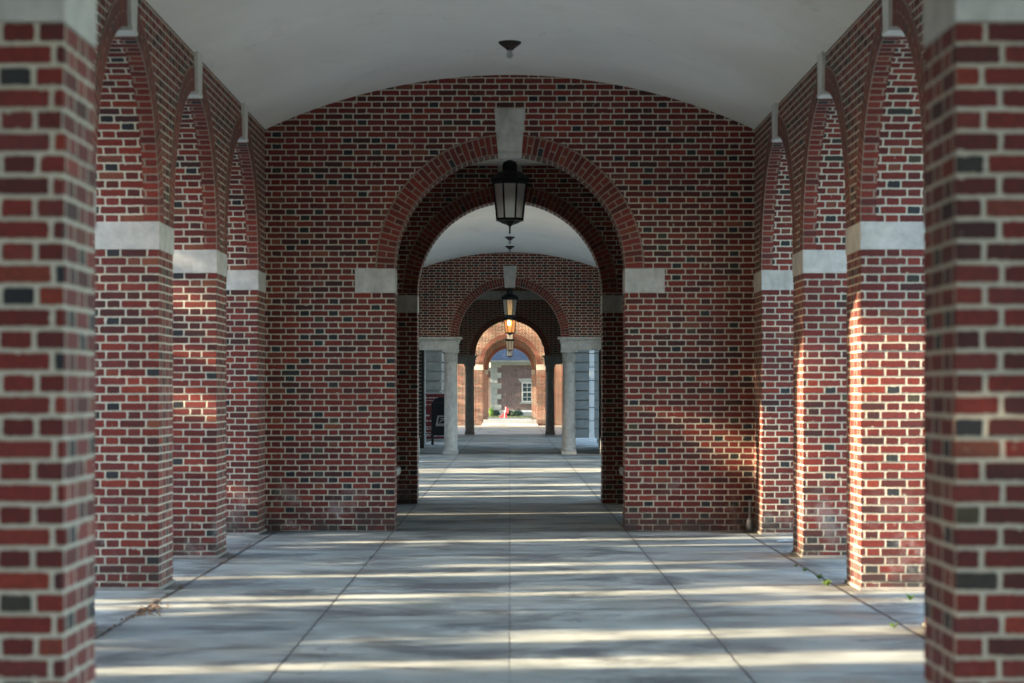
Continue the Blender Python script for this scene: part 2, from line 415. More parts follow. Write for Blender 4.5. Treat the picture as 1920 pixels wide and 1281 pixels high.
CRS = .0677
def brick_stack(mb, x0, x1, y0, y1, z0, z1, rnd, jit=.0018):
    k = 0
    while k * CRS < z1:
        a, b_ = max(z0, k * CRS + .006), min(z1, (k + 1) * CRS - .006)
        ma, mb_ = max(z0, k * CRS - .006), min(z1, k * CRS + .006)
        if mb_ > ma: mb.box(x0 + .0035, x1 - .0035, y0 + .0035, y1 - .0035, ma, mb_, skip='td')
        if b_ > a:
            j = [rnd.gauss(0, jit) for _ in range(4)]
            mb.box(x0 + j[0], x1 + j[1], y0 + j[2], y1 + j[3], a, b_)
        k += 1
RS = random.Random(77)
def arc_ring(mb, put, cz, r0, r1, d0, d1, t0=0., t1=math.pi, n=40):
    """ring of voussoirs. put(s, z, d): s along the wall, d through it; d0 = the proud face"""
    for k in range(n):
        a, b_ = t0 + (t1 - t0) * k / n, t0 + (t1 - t0) * (k + 1) / n
        ca, sa, cb, sb = math.cos(a), math.sin(a), math.cos(b_), math.sin(b_)
        rm = (r0 + r1) / 2
        va, vb = a * rm, b_ * rm
        w = r1 - r0
        A0, B0, A1, B1 = (r0 * ca, cz + r0 * sa), (r0 * cb, cz + r0 * sb), (r1 * ca, cz + r1 * sa), (r1 * cb, cz + r1 * sb)
        mb.poly([put(*A0, d0), put(*A1, d0), put(*B1, d0), put(*B0, d0)], [(0, va), (w, va), (w, vb), (0, vb)])
        mb.poly([put(*A0, d1), put(*A0, d0), put(*B0, d0), put(*B0, d1)], [(abs(d1 - d0), va), (0, va), (0, vb), (abs(d1 - d0), vb)])
        mb.poly([put(*A1, d0), put(*A1, d1), put(*B1, d1), put(*B1, d0)], [(0, va), (.02, va), (.02, vb), (0, vb)])
    for a in (t0, t1):
        c, s = math.cos(a), math.sin(a)
        mb.poly([put(r0 * c, cz + r0 * s, d0), put(r1 * c, cz + r1 * s, d0), put(r1 * c, cz + r1 * s, d1), put(r0 * c, cz + r0 * s, d1)],
                [(0, 0), (.2, 0), (.2, .05), (0, .05)])

def arch_wall_faces(mb, put, c, cz, r, s0, s1, top, d0, d1, zlow, n=40, jamb=True):
    """wall between s0..s1 from zlow to top with an arched opening centred on c; faces at d0 and d1"""
    def U(p): return (p[0], p[1])
    for d in (d0, d1):
        def q(*P): mb.poly([put(s, z, d) for (s, z) in P], [U(p) for p in P])
        for k in range(n):
            a, b_ = math.pi * k / n, math.pi * (k + 1) / n
            A = (c + r * math.cos(a), cz + r * math.sin(a)); B = (c + r * math.cos(b_), cz + r * math.sin(b_))
            q(A, (A[0], top), (B[0], top), B)
        if s1 > c + r + 1e-6: q((c + r, zlow), (s1, zlow), (s1, top), (c + r, top)) if zlow >= cz else (q((c + r, zlow), (s1, zlow), (s1, cz), (c + r, cz)), q((c + r, cz), (s1, cz), (s1, top), (c + r, top)))
        if s0 < c - r - 1e-6: q((s0, zlow), (c - r, zlow), (c - r, top), (s0, top)) if zlow >= cz else (q((s0, zlow), (c - r, zlow), (c - r, cz), (s0, cz)), q((s0, cz), (c - r, cz), (c - r, top), (s0, top)))
    for k in range(n):
        a, b_ = math.pi * k / n, math.pi * (k + 1) / n
        A = (c + r * math.cos(a), cz + r * math.sin(a)); B = (c + r * math.cos(b_), cz + r * math.sin(b_))
        va, vb = cz + r * min(a, math.pi - a), cz + r * min(b_, math.pi - b_)
        mb.poly([put(*A, d0), put(*A, d1), put(*B, d1), put(*B, d0)], [(d0, va), (d1, va), (d1, vb), (d0, vb)])
    if jamb and zlow < cz:
        for s in (c + r, c - r):
            mb.poly([put(s, zlow, d0), put(s, zlow, d1), put(s, cz, d1), put(s, cz, d0)], [(d0, zlow), (d1, zlow), (d1, cz), (d0, cz)])
    mb.poly([put(s0, top, d0), put(s1, top, d0), put(s1, top, d1), put(s0, top, d1)])

def keystone_x(mb, z0, z1, w0, w1, y0, y1):
    mb.prism([(-w0, z0), (w0, z0), (w1, z1), (-w1, z1)], y0, y1)
    mb.box(-w0 - .006, w0 + .006, y0 - .016, y0, z0, z0 + .055)

# ------------------------------------------------------------------ cross walls with one arch
def cross_wall(label, y0, y1, hw=1.31, cz=2.98, top=5.42, half=HW + TW, mat='brick', rmat='brick_ring', smat='stone',
               key=True, imp=(2.705, 2.98), circle=False, impw=.45):
    root = thing('arched_brick_wall', label, 'wall', (0, y0, 0))
    put = lambda s, z, d: (s, d, z)
    w = MB()
    arch_wall_faces(w, put, 0, cz, hw, -half, half, top, y0, y1, cz)
    for s in (-half, half):
        w.poly([(s, y0, cz), (s, y1, cz), (s, y1, top), (s, y0, top)], [(y0, cz), (y1, cz), (y1, top), (y0, top)])
        xa, xb = sorted((s, math.copysign(hw, s))); brick_stack(w, xa, xb, y0, y1, 0, cz, RS)
    w.build('wall', M[mat], root)
    rg = MB(); arc_ring(rg, put, cz, hw - .003, hw + .222, y0 - .006, y0 + .1, 0.0, math.pi, 48)
    rg.build('arch_ring', M[rmat], root)
    if imp:
        for s in (-1, 1):
            b = MB(); xa, xb = sorted((s * (hw - .004), s * (hw + impw)))
            b.box(xa, xb, y0 - .012, y1 + .012, imp[0], imp[1]); b.build('impost', M[smat], root, bevel=.006)
    if key:
        k = MB(); keystone_x(k, cz + hw - .055, cz + hw + .505, .13, .176, y0 - .03, y0 + .2)
        kk = k.build('keystone', M[smat], root, bevel=.005)
        if circle:
            c = MB()
            for q in range(20):
                a, b_ = 2 * math.pi * q / 20, 2 * math.pi * (q + 1) / 20
                z = cz + hw + .24
                c.tube([(.075 * math.cos(a), y0 - .035, z + .075 * math.sin(a)), (.075 * math.cos(b_), y0 - .035, z + .075 * math.sin(b_))], .016, 6)
            c.build('ring_ornament', M['stone_dark'], kk)
    return root

# ------------------------------------------------------------------ side arcades
def arcade(label, side, piers, y_end):
    """piers: list of (y0,y1); arches span between consecutive ones"""
    root = thing('arcade_wall', label, 'wall', (side * HW, piers[0][0], 0))
    xi, xo = side * HW, side * (HW + TW)
    xa, xb = min(xi, xo), max(xi, xo)
    put = lambda s, z, d: (d, s, z)
    for (a, b_) in piers:
        p = MB(); brick_stack(p, xa, xb, a, b_, .0, 2.70, RS); po = p.build('pier', M['brick'], root)
        c = MB(); c.box(xa - .008, xb + .008, a - .008, b_ + .008, 2.70, SPR); c.build('impost_block', M['stone'], po, bevel=.006)
        g = MB(); g.prism([(a - .022, .0), (b_ + .022, .0), (b_ + .005, .028), (a - .005, .028)], xa - .016, xb + .016, 'x'); g.build('mortar_foot', M['mortar'], po, bevel=.01)
    sp = MB()
    for (a, b_), (a2, b2) in zip(piers[:-1], piers[1:]):
        c = (b_ + a2) / 2; r = (a2 - b_) / 2
        arch_wall_faces(sp, put, c, SPR, r, b_, a2, VS + .75, xi, xo, SPR, n=32)
        rg = MB(); pr = lambda s, z, d, c=c: (d, s + c, z)
        arc_ring(rg, pr, SPR, r - .003, r + .222, xi - side * .006, xi + side * .12, 0, math.pi, 40)
        rg.build('arch_ring', M['brick_ring'], root)
        k = MB(); zt = VS + .02; zb = SPR + r - .004
        k.prism([(c - .115, zb), (c + .115, zb), (c + .15, zt), (c - .15, zt)], xi - side * .036, xi + side * .2, 'x')
        x0, x1 = sorted((xi - side * .042, xi + side * .12)); k.box(x0, x1, c - .125, c + .125, zb - .034, zb)
        k.build('keystone', M['stone_light'], root, bevel=.006)
    for (a, b_) in piers:
        sp.box(xa, xb, a, b_, SPR, VS + .75, skip='d')
    sp.build('spandrel_wall', M['brick'], root)
    return root

def vault(label, y0, y1):
    root_m = MB(); n = 36
    rise = VA - VS; Rr = (HW ** 2 + rise ** 2) / (2 * rise); cz = VA - Rr
    ex = HW + .03; am = math.asin(ex / Rr)
    pts_i = [(Rr * math.sin(-am + 2 * am * k / n), cz + Rr * math.cos(-am + 2 * am * k / n)) for k in range(n + 1)]
    pts_o = [((Rr + .14) * math.sin(-am + 2 * am * k / n), cz + (Rr + .14) * math.cos(-am + 2 * am * k / n)) for k in range(n + 1)]
    ny = max(1, int((y1 - y0) / 2))
    for k in range(n):
        for j in range(ny):
            a, b_ = y0 + (y1 - y0) * j / ny, y0 + (y1 - y0) * (j + 1) / ny
            for P in (pts_i, pts_o):
                root_m.poly([(P[k][0], a, P[k][1]), (P[k + 1][0], a, P[k + 1][1]), (P[k + 1][0], b_, P[k + 1][1]), (P[k][0], b_, P[k][1])])
        for y in (y0, y1):
            root_m.poly([(pts_i[k][0], y, pts_i[k][1]), (pts_i[k + 1][0], y, pts_i[k + 1][1]), (pts_o[k + 1][0], y, pts_o[k + 1][1]), (pts_o[k][0], y, pts_o[k][1])])
    for k in (0, n):
        root_m.poly([(pts_i[k][0], y0, pts_i[k][1]), (pts_o[k][0], y0, pts_o[k][1]), (pts_o[k][0], y1, pts_o[k][1]), (pts_i[k][0], y1, pts_i[k][1])])
    o = root_m.build('vaulted_ceiling', M['plaster'], None, smooth=True)
    return tag(o, label, 'ceiling')

Y1, Y2, Y3, Y4, Y5, Y6 = 24.5, 30.5, 55.3, 81.9, 105.6, 129.5
cross_wall('blurred brick wall framing both edges of the view, nearest the camera', 6.65, 7.15, hw=1.375, cz=2.98)
cross_wall('large red brick end wall with the widest stone keystone arch', Y1, Y1 + .5)
cross_wall('dark brick arch wall right behind the big lantern', Y2, Y2 + .5, imp=(2.71, 2.95))
cross_wall('sunlit orange brick arch wall seen beyond the dark columns', Y5, Y5 + .5, half=7., circle=True, impw=.44)
cross_wall('farthest dark red arch wall framing the house beyond', Y6, Y6 + .5, smat='stone_dark', key=False, half=4, impw=.2)

h0 = [(-11.0 + 3.35 * k, -11.0 + 3.35 * k + .73) for k in range(6)]  # behind the camera
h0 = [(a + .17, b_ + .17) for a, b_ in h0]
h1 = [(7.15, 7.75)] + [(10.37 + 3.35 * k, 10.37 + 3.35 * k + .73) for k in range(5)]
h1[-1] = (23.77, 24.5)
h2 = [(31.0, 31.85)] + [(34.47 + 3.35 * k, 34.47 + 3.35 * k + .73) for k in range(6)] + [(54.57, 55.3)]
h4 = [(106.1, 106.85)] + [(109.47 + 3.35 * k, 109.47 + 3.35 * k + .73) for k in range(6)] + [(128.8, 129.5)]
for nm, hh in (('behind the viewpoint', h0), ('of the front hall with pale stone bands on its piers', h1), ('of the second hall past the dark arch', h2), ('of the last hall past the sunlit wall', h4)):
    for side, w in ((-1, 'left'), (1, 'right')):
        arcade('%s brick arcade wall %s' % (w, nm), side, hh, 0)
vault('plain plaster barrel ceiling over the viewpoint', -10.8, 6.65)
vault('grey plaster vaulted ceiling of the front hall above the large arch', 7.15, Y1)
vault('pale vaulted ceiling seen through the first arch', Y2 + .5, Y3)
vault('vaulted ceiling of the last hall past the sunlit wall', Y5 + .5, Y6)

# passage between the two walls of the first crossing
for side, w in ((-1, 'left'), (1, 'right')):
    arcade('dark %s brick side wall of the passage under the big lantern' % w, side, [(Y1 + .5, 27.32), (28.18, Y2)], 0)
b = MB(); b.box(-HW + .002, HW - .002, Y1 + .5, Y2, 4.78, 5.0)
tag(b.build('flat_ceiling', M['plaster']), 'flat plaster ceiling strip between the two nearest arches', 'ceiling')

# ------------------------------------------------------------------ walls carried on columns
def serliana(label, y0, y1, half, mat, rmat, smat, colx, colw, top, respond, cornice=False, cz=3.01, hw=1.318, key=True):
    root = thing('colonnade_wall', label, 'wall', (0, y0, 0))
    put = lambda s, z, d: (s, d, z)
    w = MB(); arch_wall_faces(w, put, 0, cz, hw, -half, half, top, y0, y1, cz, n=48)
    for s in (-half, half): w.poly([(s, y0, cz), (s, y1, cz), (s, y1, top), (s, y0, top)], [(y0, cz), (y1, cz), (y1, top), (y0, top)])
    w.build('wall', M[mat], root)
    rg = MB(); arc_ring(rg, put, cz, hw - .003, hw + .222, y0 - .006, y0 + .1, 0.0, math.pi, 48); rg.build('arch_ring', M[rmat], root)
    if key:
        k = MB(); keystone_x(k, cz + hw - .05, cz + hw + .505, .13, .176, y0 - .03, y0 + .2); k.build('keystone', M[smat], root, bevel=.005)
    for s in (-1, 1):
        e = MB()
        def bx(a, b_, *r):
            xa, xb = sorted((s * a, s * b_)); e.box(xa, xb, *r)
        bx(hw - .004, half, y0 - .012, y1 + .012, 2.68, 2.87)
        bx(hw - .03, half, y0 - .03, y1 + .03, 2.87, 2.93)
        bx(hw - .09, half, y0 - .09, y1 + .09, 2.96, 3.008)
        bx(hw - .05, half, y0 - .05, y1 + .05, 2.93, 2.96)
        x = hw - .03
        while x < half - .05:
            bx(x, x + .028, y0 - .075, y0 - .05, 2.915, 2.96); x += .06
        e.build('entablature', M[smat], root, bevel=.004)
        r = MB(); z = 0; kx = 0
        while z < 2.68:
            zt = min(2.68, z + (.36 if kx else .42)); xa, xb = sorted((s * (respond - (.03 if kx == 0 else 0)), s * half))
            r.box(xa, xb, y0, y1, z, zt - .02); r.box(min(xa + .012, xb), xb - .012, y0 + .015, y1 - .015, zt - .02, zt)
            z = zt; kx += 1
        r.build('respond', M['stone' if smat == 'stone' else smat], root, bevel=.006)
    if cornice:
        c = MB(); c.box(-half, half, y0 - .12, y0, 5.12, 5.36); c.box(-half, half, y0 - .22, y0 - .003, 5.36, 5.44)
        x = -1.6
        while x < 1.6: c.box(x, x + .07, y0 - .17, y0 - .12, 5.2, 5.3); x += .14
        c.build('cornice', M['stone'], root, bevel=.005)
    return root
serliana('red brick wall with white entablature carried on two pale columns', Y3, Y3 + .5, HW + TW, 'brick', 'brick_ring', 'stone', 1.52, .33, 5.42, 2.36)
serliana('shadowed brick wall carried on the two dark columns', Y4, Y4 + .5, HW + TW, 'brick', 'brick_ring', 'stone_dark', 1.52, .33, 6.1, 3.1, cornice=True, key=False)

def make_column(loc, label, mat):
    root = thing('column', label, 'column', loc, 'columns under the stone entablatures')
    L = Vector(loc)
    def bd(mb, n, **k):
        mb.v = [tuple(Vector(q) + L) for q in mb.v]; return mb.build(n, M[mat], root, **k)
    b = MB(); b.box(-.19, .19, -.19, .19, 0, .07); b.lathe([(.185, .07), (.195, .10), (.18, .14), (.168, .16)], 28); bd(b, 'base', bevel=.004)
    s = MB(); s.lathe([(.172, .16), (.172, .9), (.168, 1.6), (.158, 2.33)], 32); bd(s, 'shaft', smooth=True)
    c = MB(); c.lathe([(.158, 2.33), (.175, 2.335), (.175, 2.36), (.158, 2.365), (.156, 2.39)], 32)
    n = 20
    for k in range(n):     # fluted necking
        a = 2 * math.pi * k / n; x, y = .156 * math.cos(a), .156 * math.sin(a)
        c.lathe([(.014, 2.385), (.016, 2.42), (.016, 2.55), (.01, 2.565)], 6, x, y)
    c.lathe([(.152, 2.38), (.152, 2.56), (.165, 2.575), (.20, 2.61), (.205, 2.625)], 32); c.box(-.215, .215, -.215, .215, 2.625, 2.68)
    bd(c, 'capital')
    return root
make_column((-1.52, Y3 + .25, 0), 'pale round stone column beside the mailbox', 'stone')
make_column((1.52, Y3 + .25, 0), 'pale round stone column beside the white steps', 'stone')
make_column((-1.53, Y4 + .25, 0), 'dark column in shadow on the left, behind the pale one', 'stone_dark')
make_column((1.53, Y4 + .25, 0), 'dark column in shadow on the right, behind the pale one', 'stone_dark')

# ------------------------------------------------------------------ pavilion between them
def ashlar(mb, xa, xb, ya, yb, z0, z1, ch=.335, g=.045):
    z = z0
    while z < z1 - .01:
        zt = min(z1, z + ch); mb.box(xa, xb, ya, yb, z, zt - g); mb.box(xa + .07, xb - .07, ya + .07, yb - .07, zt - g, zt); z = zt
def ashlar_wall(label, xa, xb, ya, yb, z1=5.6, mat='stone_grey', z0=0):
    b = MB(); ashlar(b, xa, xb, ya, yb, z0, z1)
    return tag(b.build('ashlar_wall', M[mat], bevel=.008), label, 'wall')
ashlar_wall('grey stone block wall above the red panel on the left', -3.6, -2.36, 74.6, 81.9)
ashlar_wall('grey stone block wall behind the white steps', 2.30, 3.6, 76.5, 81.9, mat='stone_grey_dim')
ashlar_wall('rough stone side wall left of the mailbox', -3.9, -3.02, 55.8, 65.5)
ashlar_wall('short stone side wall behind the red panel', -3.9, -3.02, 69.5, 74.5)
ashlar_wall('rough stone side wall right of the white steps', 2.98, 3.9, 55.8, 63.0)
ashlar_wall('short stone side wall between the white steps and the grey block wall', 2.98, 3.9, 67.6, 72.5)
b = MB(); b.box(-4, 4, Y3 + .5, Y4, 5.75, 5.95)
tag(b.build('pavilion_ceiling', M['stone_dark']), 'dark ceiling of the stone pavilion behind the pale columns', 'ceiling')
b = MB(); b.box(-6, 6, Y4 + .5, Y5, 7.4, 7.7)  # unseen slab added over the court to cut its sky light
tag(b.build('sky_block_slab', M['plaster']), 'added high slab, out of view, cutting sky light before the sunlit wall', 'roof')
b = MB(); b.box(5.2, 5.7, Y4 + .5, Y5, 0, 7.4)  # unseen wall added to close the court's right side against light
tag(b.build('sky_block_wall', M['brick']), 'added brick side wall, out of view, cutting light before the sunlit wall', 'wall')
def pilaster(label, x, y):
    r = thing('pilaster', label, 'pilaster', (x, y, 0), 'white pilasters inside the stone pavilion')
    a = MB(); a.box(x - .085, x + .085, y - .1, y + .1, 0, .3); a.build('plinth', M['white_paint'], r, bevel=.008)
    a = MB(); ashlar(a, x - .075, x + .075, y - .08, y + .08, .3, 5.1, .42, .03); a.build('shaft', M['white_paint'], r, bevel=.006)
pilaster('narrow white pilaster between the mailbox and the stone respond', -2.60, 64.6)
pilaster('narrow white pilaster right of the white steps', 2.55, 67.2)
def grille(label, x, y):
    r = thing('doorway', label, 'door', (x, y, 0))
    a = MB(); a.box(x - .11, x + .11, y, y + .1, .02, 2.9); a.build('panel', M['doorway'], r)
    a = MB()
    for k in range(24): a.box(x - .045, x + .045, y - .03, y - .002, .35 + k * .105, .39 + k * .105)
    a.build('bars', M['stone_dark'], r)
grille('narrow dark barred doorway strip at the left stone respond', -2.50, 60.0)
grille('narrow dark barred doorway strip at the right stone respond', 2.60, 60.2)

st = MB()
for k in range(4): st.box(1.86, 2.62, 64.0 + .42 * k, 66.0, .05 * k + (.003 if k else 0), .05 * (k + 1) - .012); st.box(1.87, 2.61, 64.02 + .42 * k, 66.0, .05 * (k + 1) - .012, .05 * (k + 1))
tag(st.build('stone_steps', M['white_step']), 'low white steps seen past the right pale column', 'steps')
pl = MB(); pl.box(-2.9, -1.75, 56.2, 64.8, .003, .035)
tag(pl.build('stone_plinth', M['stone_grey'], bevel=.008), 'low grey stone slab under the mailbox', 'plinth')

# mailbox
mx, my = -2.02, 63.6
mbx = thing('mailbox', 'dark round topped mailbox half hidden by the left pale column', 'mailbox', (mx, my, .035))
hw_ = .30; prof = [(mx - hw_, .32), (mx + hw_, .32)]
for k in range(17):
    a = math.pi * k / 16; prof.append((mx + hw_ * math.cos(a), 1.19 + .27 * math.sin(a)))
b = MB(); b.prism(prof, my, my + .5); b.build('body', M['navy'], mbx, bevel=.012)
for sx in (-1, 1):
    for yy in (my + .03, my + .41):
        b = MB(); xa, xb = sorted((mx + sx * .30, mx + sx * .235)); b.box(xa, xb, yy, yy + .06, .035, .32); b.build('leg', M['navy'], mbx)
b = MB(); b.box(mx - .2, mx + .2, my - .05, my - .002, 1.10, 1.3); b.build('door', M['navy'], mbx, bevel=.01)
b = MB(); b.prism([(mx - .17, .60), (mx + .24, .60), (mx + .28, .91), (mx - .11, .91)], my - .008, my - .002)
sgn = b.build('sign_panel', M['print'], mbx)
e = MB()   # dark field with a swept bird head emblem cut out of it
e.prism([(mx - .11, .675), (mx + .19, .675), (mx + .225, .875), (mx - .07, .875)], my - .012, my - .009)
ob = e.build('emblem_field', M['navy'], sgn)
e = MB()
e.prism([(mx - .085, .69), (mx + .04, .765), (mx + .13, .79), (mx + .17, .76), (mx + .205, .80), (mx + .15, .835), (mx - .03, .835), (mx - .05, .815), (mx + .08, .805), (mx - .02, .765)], my - .016, my - .013)
e.build('bird_emblem', M['print'], sgn)
def lettering(txt, size, loc, mat, parent, name='lettering'):
    cu = bpy.data.curves.new(name, 'FONT'); cu.body = txt; cu.size = size; cu.extrude = .001; cu.align_x = 'CENTER'
    o = bpy.data.objects.new(name, cu); COL.objects.link(o)
    dg = bpy.context.evaluated_depsgraph_get()
    me = bpy.data.meshes.new_from_object(o.evaluated_get(dg)); COL.objects.unlink(o); bpy.data.objects.remove(o)
    me.transform(Matrix.Rotation(R(90), 4, 'X')); me.materials.clear(); me.materials.append(mat)
    ob = bpy.data.objects.new(name, me); COL.objects.link(ob); ob.parent = parent
    off = Vector((0, 0, 0)); p = parent
    while p is not None: off += p.location; p = p.parent
    ob.location = Vector(loc) - off
    return ob
lettering('UNITED STATES POSTAL SERVICE', .024, (mx + .04, my - .012, .627), M['navy'], sgn)

# red panel with print
rp = thing('notice_panel', 'dark red upright panel with rows of white print behind the mailbox', 'sign', (-2.5, 72.4, 0))
b = MB(); b.box(-2.86, -1.9, 72.4, 72.55, .04, 1.5); b.build('board', M['red_paint'], rp, bevel=.01)
b = MB(); b.box(-2.90, -1.86, 72.38, 72.57, 1.5, 1.545); b.build('top_rail', M['red_paint'], rp, bevel=.008)
random.seed(3)
for z, n, h in ((1.40, 9, .03), (1.32, 1, .012), (1.17, 3, .03), (.62, 2, .04), (.42, 6, .03), (.35, 5, .03), (.24, 7, .03), (.17, 5, .03), (.80, 1, .05), (.12, 8, .03)):
    x = -2.82; b = MB()
    for k in range(n):
        w = .9 if n == 1 and h < .02 else random.uniform(.05, .13)
        b.box(x, min(x + w, -1.92), 72.394, 72.398, z, z + h); x += w + .03
        if x > -1.98: break
    b.build('print_line', M['print'], rp)

# ------------------------------------------------------------------ stone benches in the passage
def bench(label, s):
    r = thing('stone_bench', label, 'bench', (s * 1.75, 26.2, 0), 'stone benches in the dark passage')
    xa, xb = sorted((s * 1.335, s * 1.95))
    b = MB(); b.box(xa, xb, 25.06, 26.4, .575, .66); b.build('seat', M['stone'], r, bevel=.02)
    for y in (25.12, 26.15):
        P = [(1.40, .575), (1.375, .50), (1.39, .40), (1.43, .28), (1.48, .12), (1.44, .05), (1.44, 0), (1.86, 0), (1.86, .05), (1.82, .12), (1.86, .30), (1.90, .45), (1.90, .575)]
        b = MB(); b.prism([(s * x, z) for x, z in P], y, y + .16); b.build('leg', M['stone'], r, bevel=.015)
bench('stone bench with scrolled leg just inside the arch on the left', -1)
bench('stone bench with scrolled leg just inside the arch on the right', 1)

# ------------------------------------------------------------------ lanterns
def lantern(y, label, ztop, lit=False, glass='frost'):
    root = thing('hanging_lantern', label, 'lantern', (0, y, 0), 'lanterns hung in a row along the walkway')
    rot = math.pi / 8
    def body_r(z): return .176 + (.226 - .176) * (z - 3.774) / (4.226 - 3.774)
    b = MB(); b.lathe([(.10, 3.72), (.15, 3.745), (.188, 3.755), (.188, 3.785), (.17, 3.785)], 8, 0, y, rot)
    b.lathe([(.22, 4.215), (.235, 4.225), (.262, 4.245), (.262, 4.285), (.235, 4.30)], 8, 0, y, rot)
    for k in range(8):
        a = rot + 2 * math.pi * k / 8
        p0 = (body_r(3.78) * math.cos(a), y + body_r(3.78) * math.sin(a), 3.775); p1 = (body_r(4.22) * math.cos(a), y + body_r(4.22) * math.sin(a), 4.222)
        b.tube([p0, p1], .0125, 6)
    b.build('frame', M['iron'], root)
    b = MB(); b.lathe([(.25, 4.29), (.205, 4.335), (.14, 4.375), (.10, 4.385), (.10, 4.47), (.085, 4.49), (.085, 4.50), (.04, 4.52), (.035, 4.56)], 8, 0, y, rot); b.build('roof', M['iron'], root)
    b = MB()
    for k in range(8):
        a, c = rot + 2 * math.pi * k / 8, rot + 2 * math.pi * (k + 1) / 8
        r0, r1 = body_r(3.785) - .004, body_r(4.22) - .004
        b.poly([(r0 * math.cos(a), y + r0 * math.sin(a), 3.78), (r0 * math.cos(c), y + r0 * math.sin(c), 3.78), (r1 * math.cos(c), y + r1 * math.sin(c), 4.222), (r1 * math.cos(a), y + r1 * math.sin(a), 4.222)])
    b.build('glass', M[glass], root)
    b = MB(); b.lathe([(.004, 3.585), (.012, 3.60), (.010, 3.63), (.012, 3.68), (.04, 3.70), (.10, 3.72)], 10, 0, y); b.build('finial', M['iron'], root, smooth=True)
    b = MB(); b.lathe([(.014, 4.55), (.014, ztop - .04)], 8, 0, y); b.lathe([(.03, ztop - .05), (.08, ztop - .02), (.08, ztop)], 16, 0, y); b.build('stem', M['iron'], root)
    if lit:
        b = MB(); b.lathe([(.01, 4.05), (.035, 4.07), (.045, 4.12), (.03, 4.17), (.015, 4.2)], 12, -.03, y - .1999); bb = b.build('bulb', M['bulb_lit'], root, smooth=True)
    return root
lantern(27.4, 'largest black lantern with frosted panes hanging under the keystone', 4.78)
lantern(61.2, 'second lantern, grey glass, below the keystone above the pale columns', 5.75)
lantern(78.5, 'lit amber lantern with a glowing bulb', 5.75, True, 'amber')
lantern(109.5, 'cream glass lantern below the keystone with a ring ornament', VA)
lantern(127.5, 'smallest and lowest lantern against the slate roof', VA)

# ------------------------------------------------------------------ bare ceiling bulbs
def ceiling_light(y, label):
    r = thing('ceiling_light', label, 'ceiling light', (0, y, VA), 'bare bulb ceiling lights on the vaults')
    z = VA
    b = MB(); b.lathe([(.118, z + .004), (.118, z - .012), (.10, z - .03), (.065, z - .055), (.04, z - .075), (.036, z - .085)], 28, 0, y); b.build('canopy', M['bronze'], r, smooth=True)
    b = MB(); b.lathe([(.02, z - .085), (.022, z - .10), (.034, z - .125), (.034, z - .145), (.02, z - .165), (.004, z - .172)], 16, 0, y); b.build('bulb', M['bulb'], r, smooth=True)
ceiling_light(22.2, 'dark round ceiling light with clear bulb on the near vault')
ceiling_light(49.8, 'dark ceiling light seen just under the lantern finial')
ceiling_light(52.9, 'dark ceiling light right above the far brick wall top')

# ------------------------------------------------------------------ ground
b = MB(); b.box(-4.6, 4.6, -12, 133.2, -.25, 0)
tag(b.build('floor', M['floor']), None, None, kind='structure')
b = MB(); b.box(-1.37, 1.37, 104.2, 106.1, .002, .05); b.box(-1.33, 1.33, 104.9, 106.1, .05, .1)
tag(b.build('threshold_steps', M['white_step'], bevel=.006), 'two shallow pale steps at the foot of the sunlit arch', 'steps')
b = MB()
for xx in (-9.2, 4.6): b.box(xx, xx + 4.6, -12, 100, -.2, -.006)  # pale apron added outside the arcades to bounce light onto the vaults
tag(b.build('bounce_apron', simple('bounce_paving', (.46, .45, .42), .85, var=.15, scale=2)), None, None, kind='structure')
b = MB(); b.poly([(-400, -300, -.03), (400, -300, -.03), (400, 600, -.03), (-400, 600, -.03)])
tag(b.build('ground', M['lawn']), None, None, kind='structure')
b = MB(); b.poly([(-30, 133.2, -.012), (30, 133.2, -.012), (30, 139.5, -.012), (-30, 139.5, -.012)])
tag(b.build('road', simple('asphalt', (.06, .062, .068), .85, var=.2, scale=12)), None, None, kind='structure')

# ------------------------------------------------------------------ house beyond
HY = 147.0
def hx(px): return (px - 956) / 4042.5 * HY
def hz(py): return 1.56 + (738 - py) / 4042.5 * HY
x0 = hx(925); x1 = 9.0; ez = hz(679)
hs = thing('brick_house', 'low brick house with white quoins framed by the farthest arch', 'house', (x0, HY, 0))
b = MB(); b.box(x0, x1, HY, HY + 9, 0, ez); b.build('wall', M['brick_house'], hs)
b = MB(); z = .45; k = 0
while z < ez - .1:
    w = .55 if k % 2 == 0 else .28
    b.box(x0 - .03, x0 + w, HY - .035, HY + .3, z + .006, z + .355); z += .36; k += 1
b.build('quoins', M['house_stone'], hs, bevel=.01)
b = MB(); b.box(x0 - .06, x1, HY - .08, HY, 0, .42); b.build('foundation', M['house_stone'], hs, bevel=.01)
b = MB(); b.box(x0 - .1, x1, HY - .12, HY, ez - .22, ez - .04); b.box(x0 - .35, x1, HY - .40, HY + .2, ez - .04, ez + .12); b.build('cornice', M['house_stone'], hs, bevel=.015)
b = MB(); b.prism([(HY - .42, ez + .121), (HY + 9.4, ez + .121), (HY + 4.5, ez + 3.6)], x0 - .3, x1, 'x')
b.build('roof', M['slate'], hs)
wx0, wx1, wz0, wz1 = hx(978), hx(978) + 1.05, hz(754), hz(717)
fr = MB()
for a in ((wx0, wx0 + .09, wz0, wz1), (wx1 - .09, wx1, wz0, wz1), (wx0 + .09, wx1 - .09, wz1 - .08, wz1), (wx0 + .09, wx1 - .09, wz0, wz0 + .08)):
    fr.box(a[0], a[1], HY - .05, HY + .02, a[2], a[3])
M['frame_paint'] = simple('frame_paint', (.40, .42, .41), .5, var=.08, scale=7)
wf = fr.build('window', M['frame_paint'], hs)
b = MB(); b.box(wx0 + .09, wx1 - .09, HY - .012, HY + .01, wz0 + .08, wz1 - .08); b.build('pane', M['dark_glass'], wf)
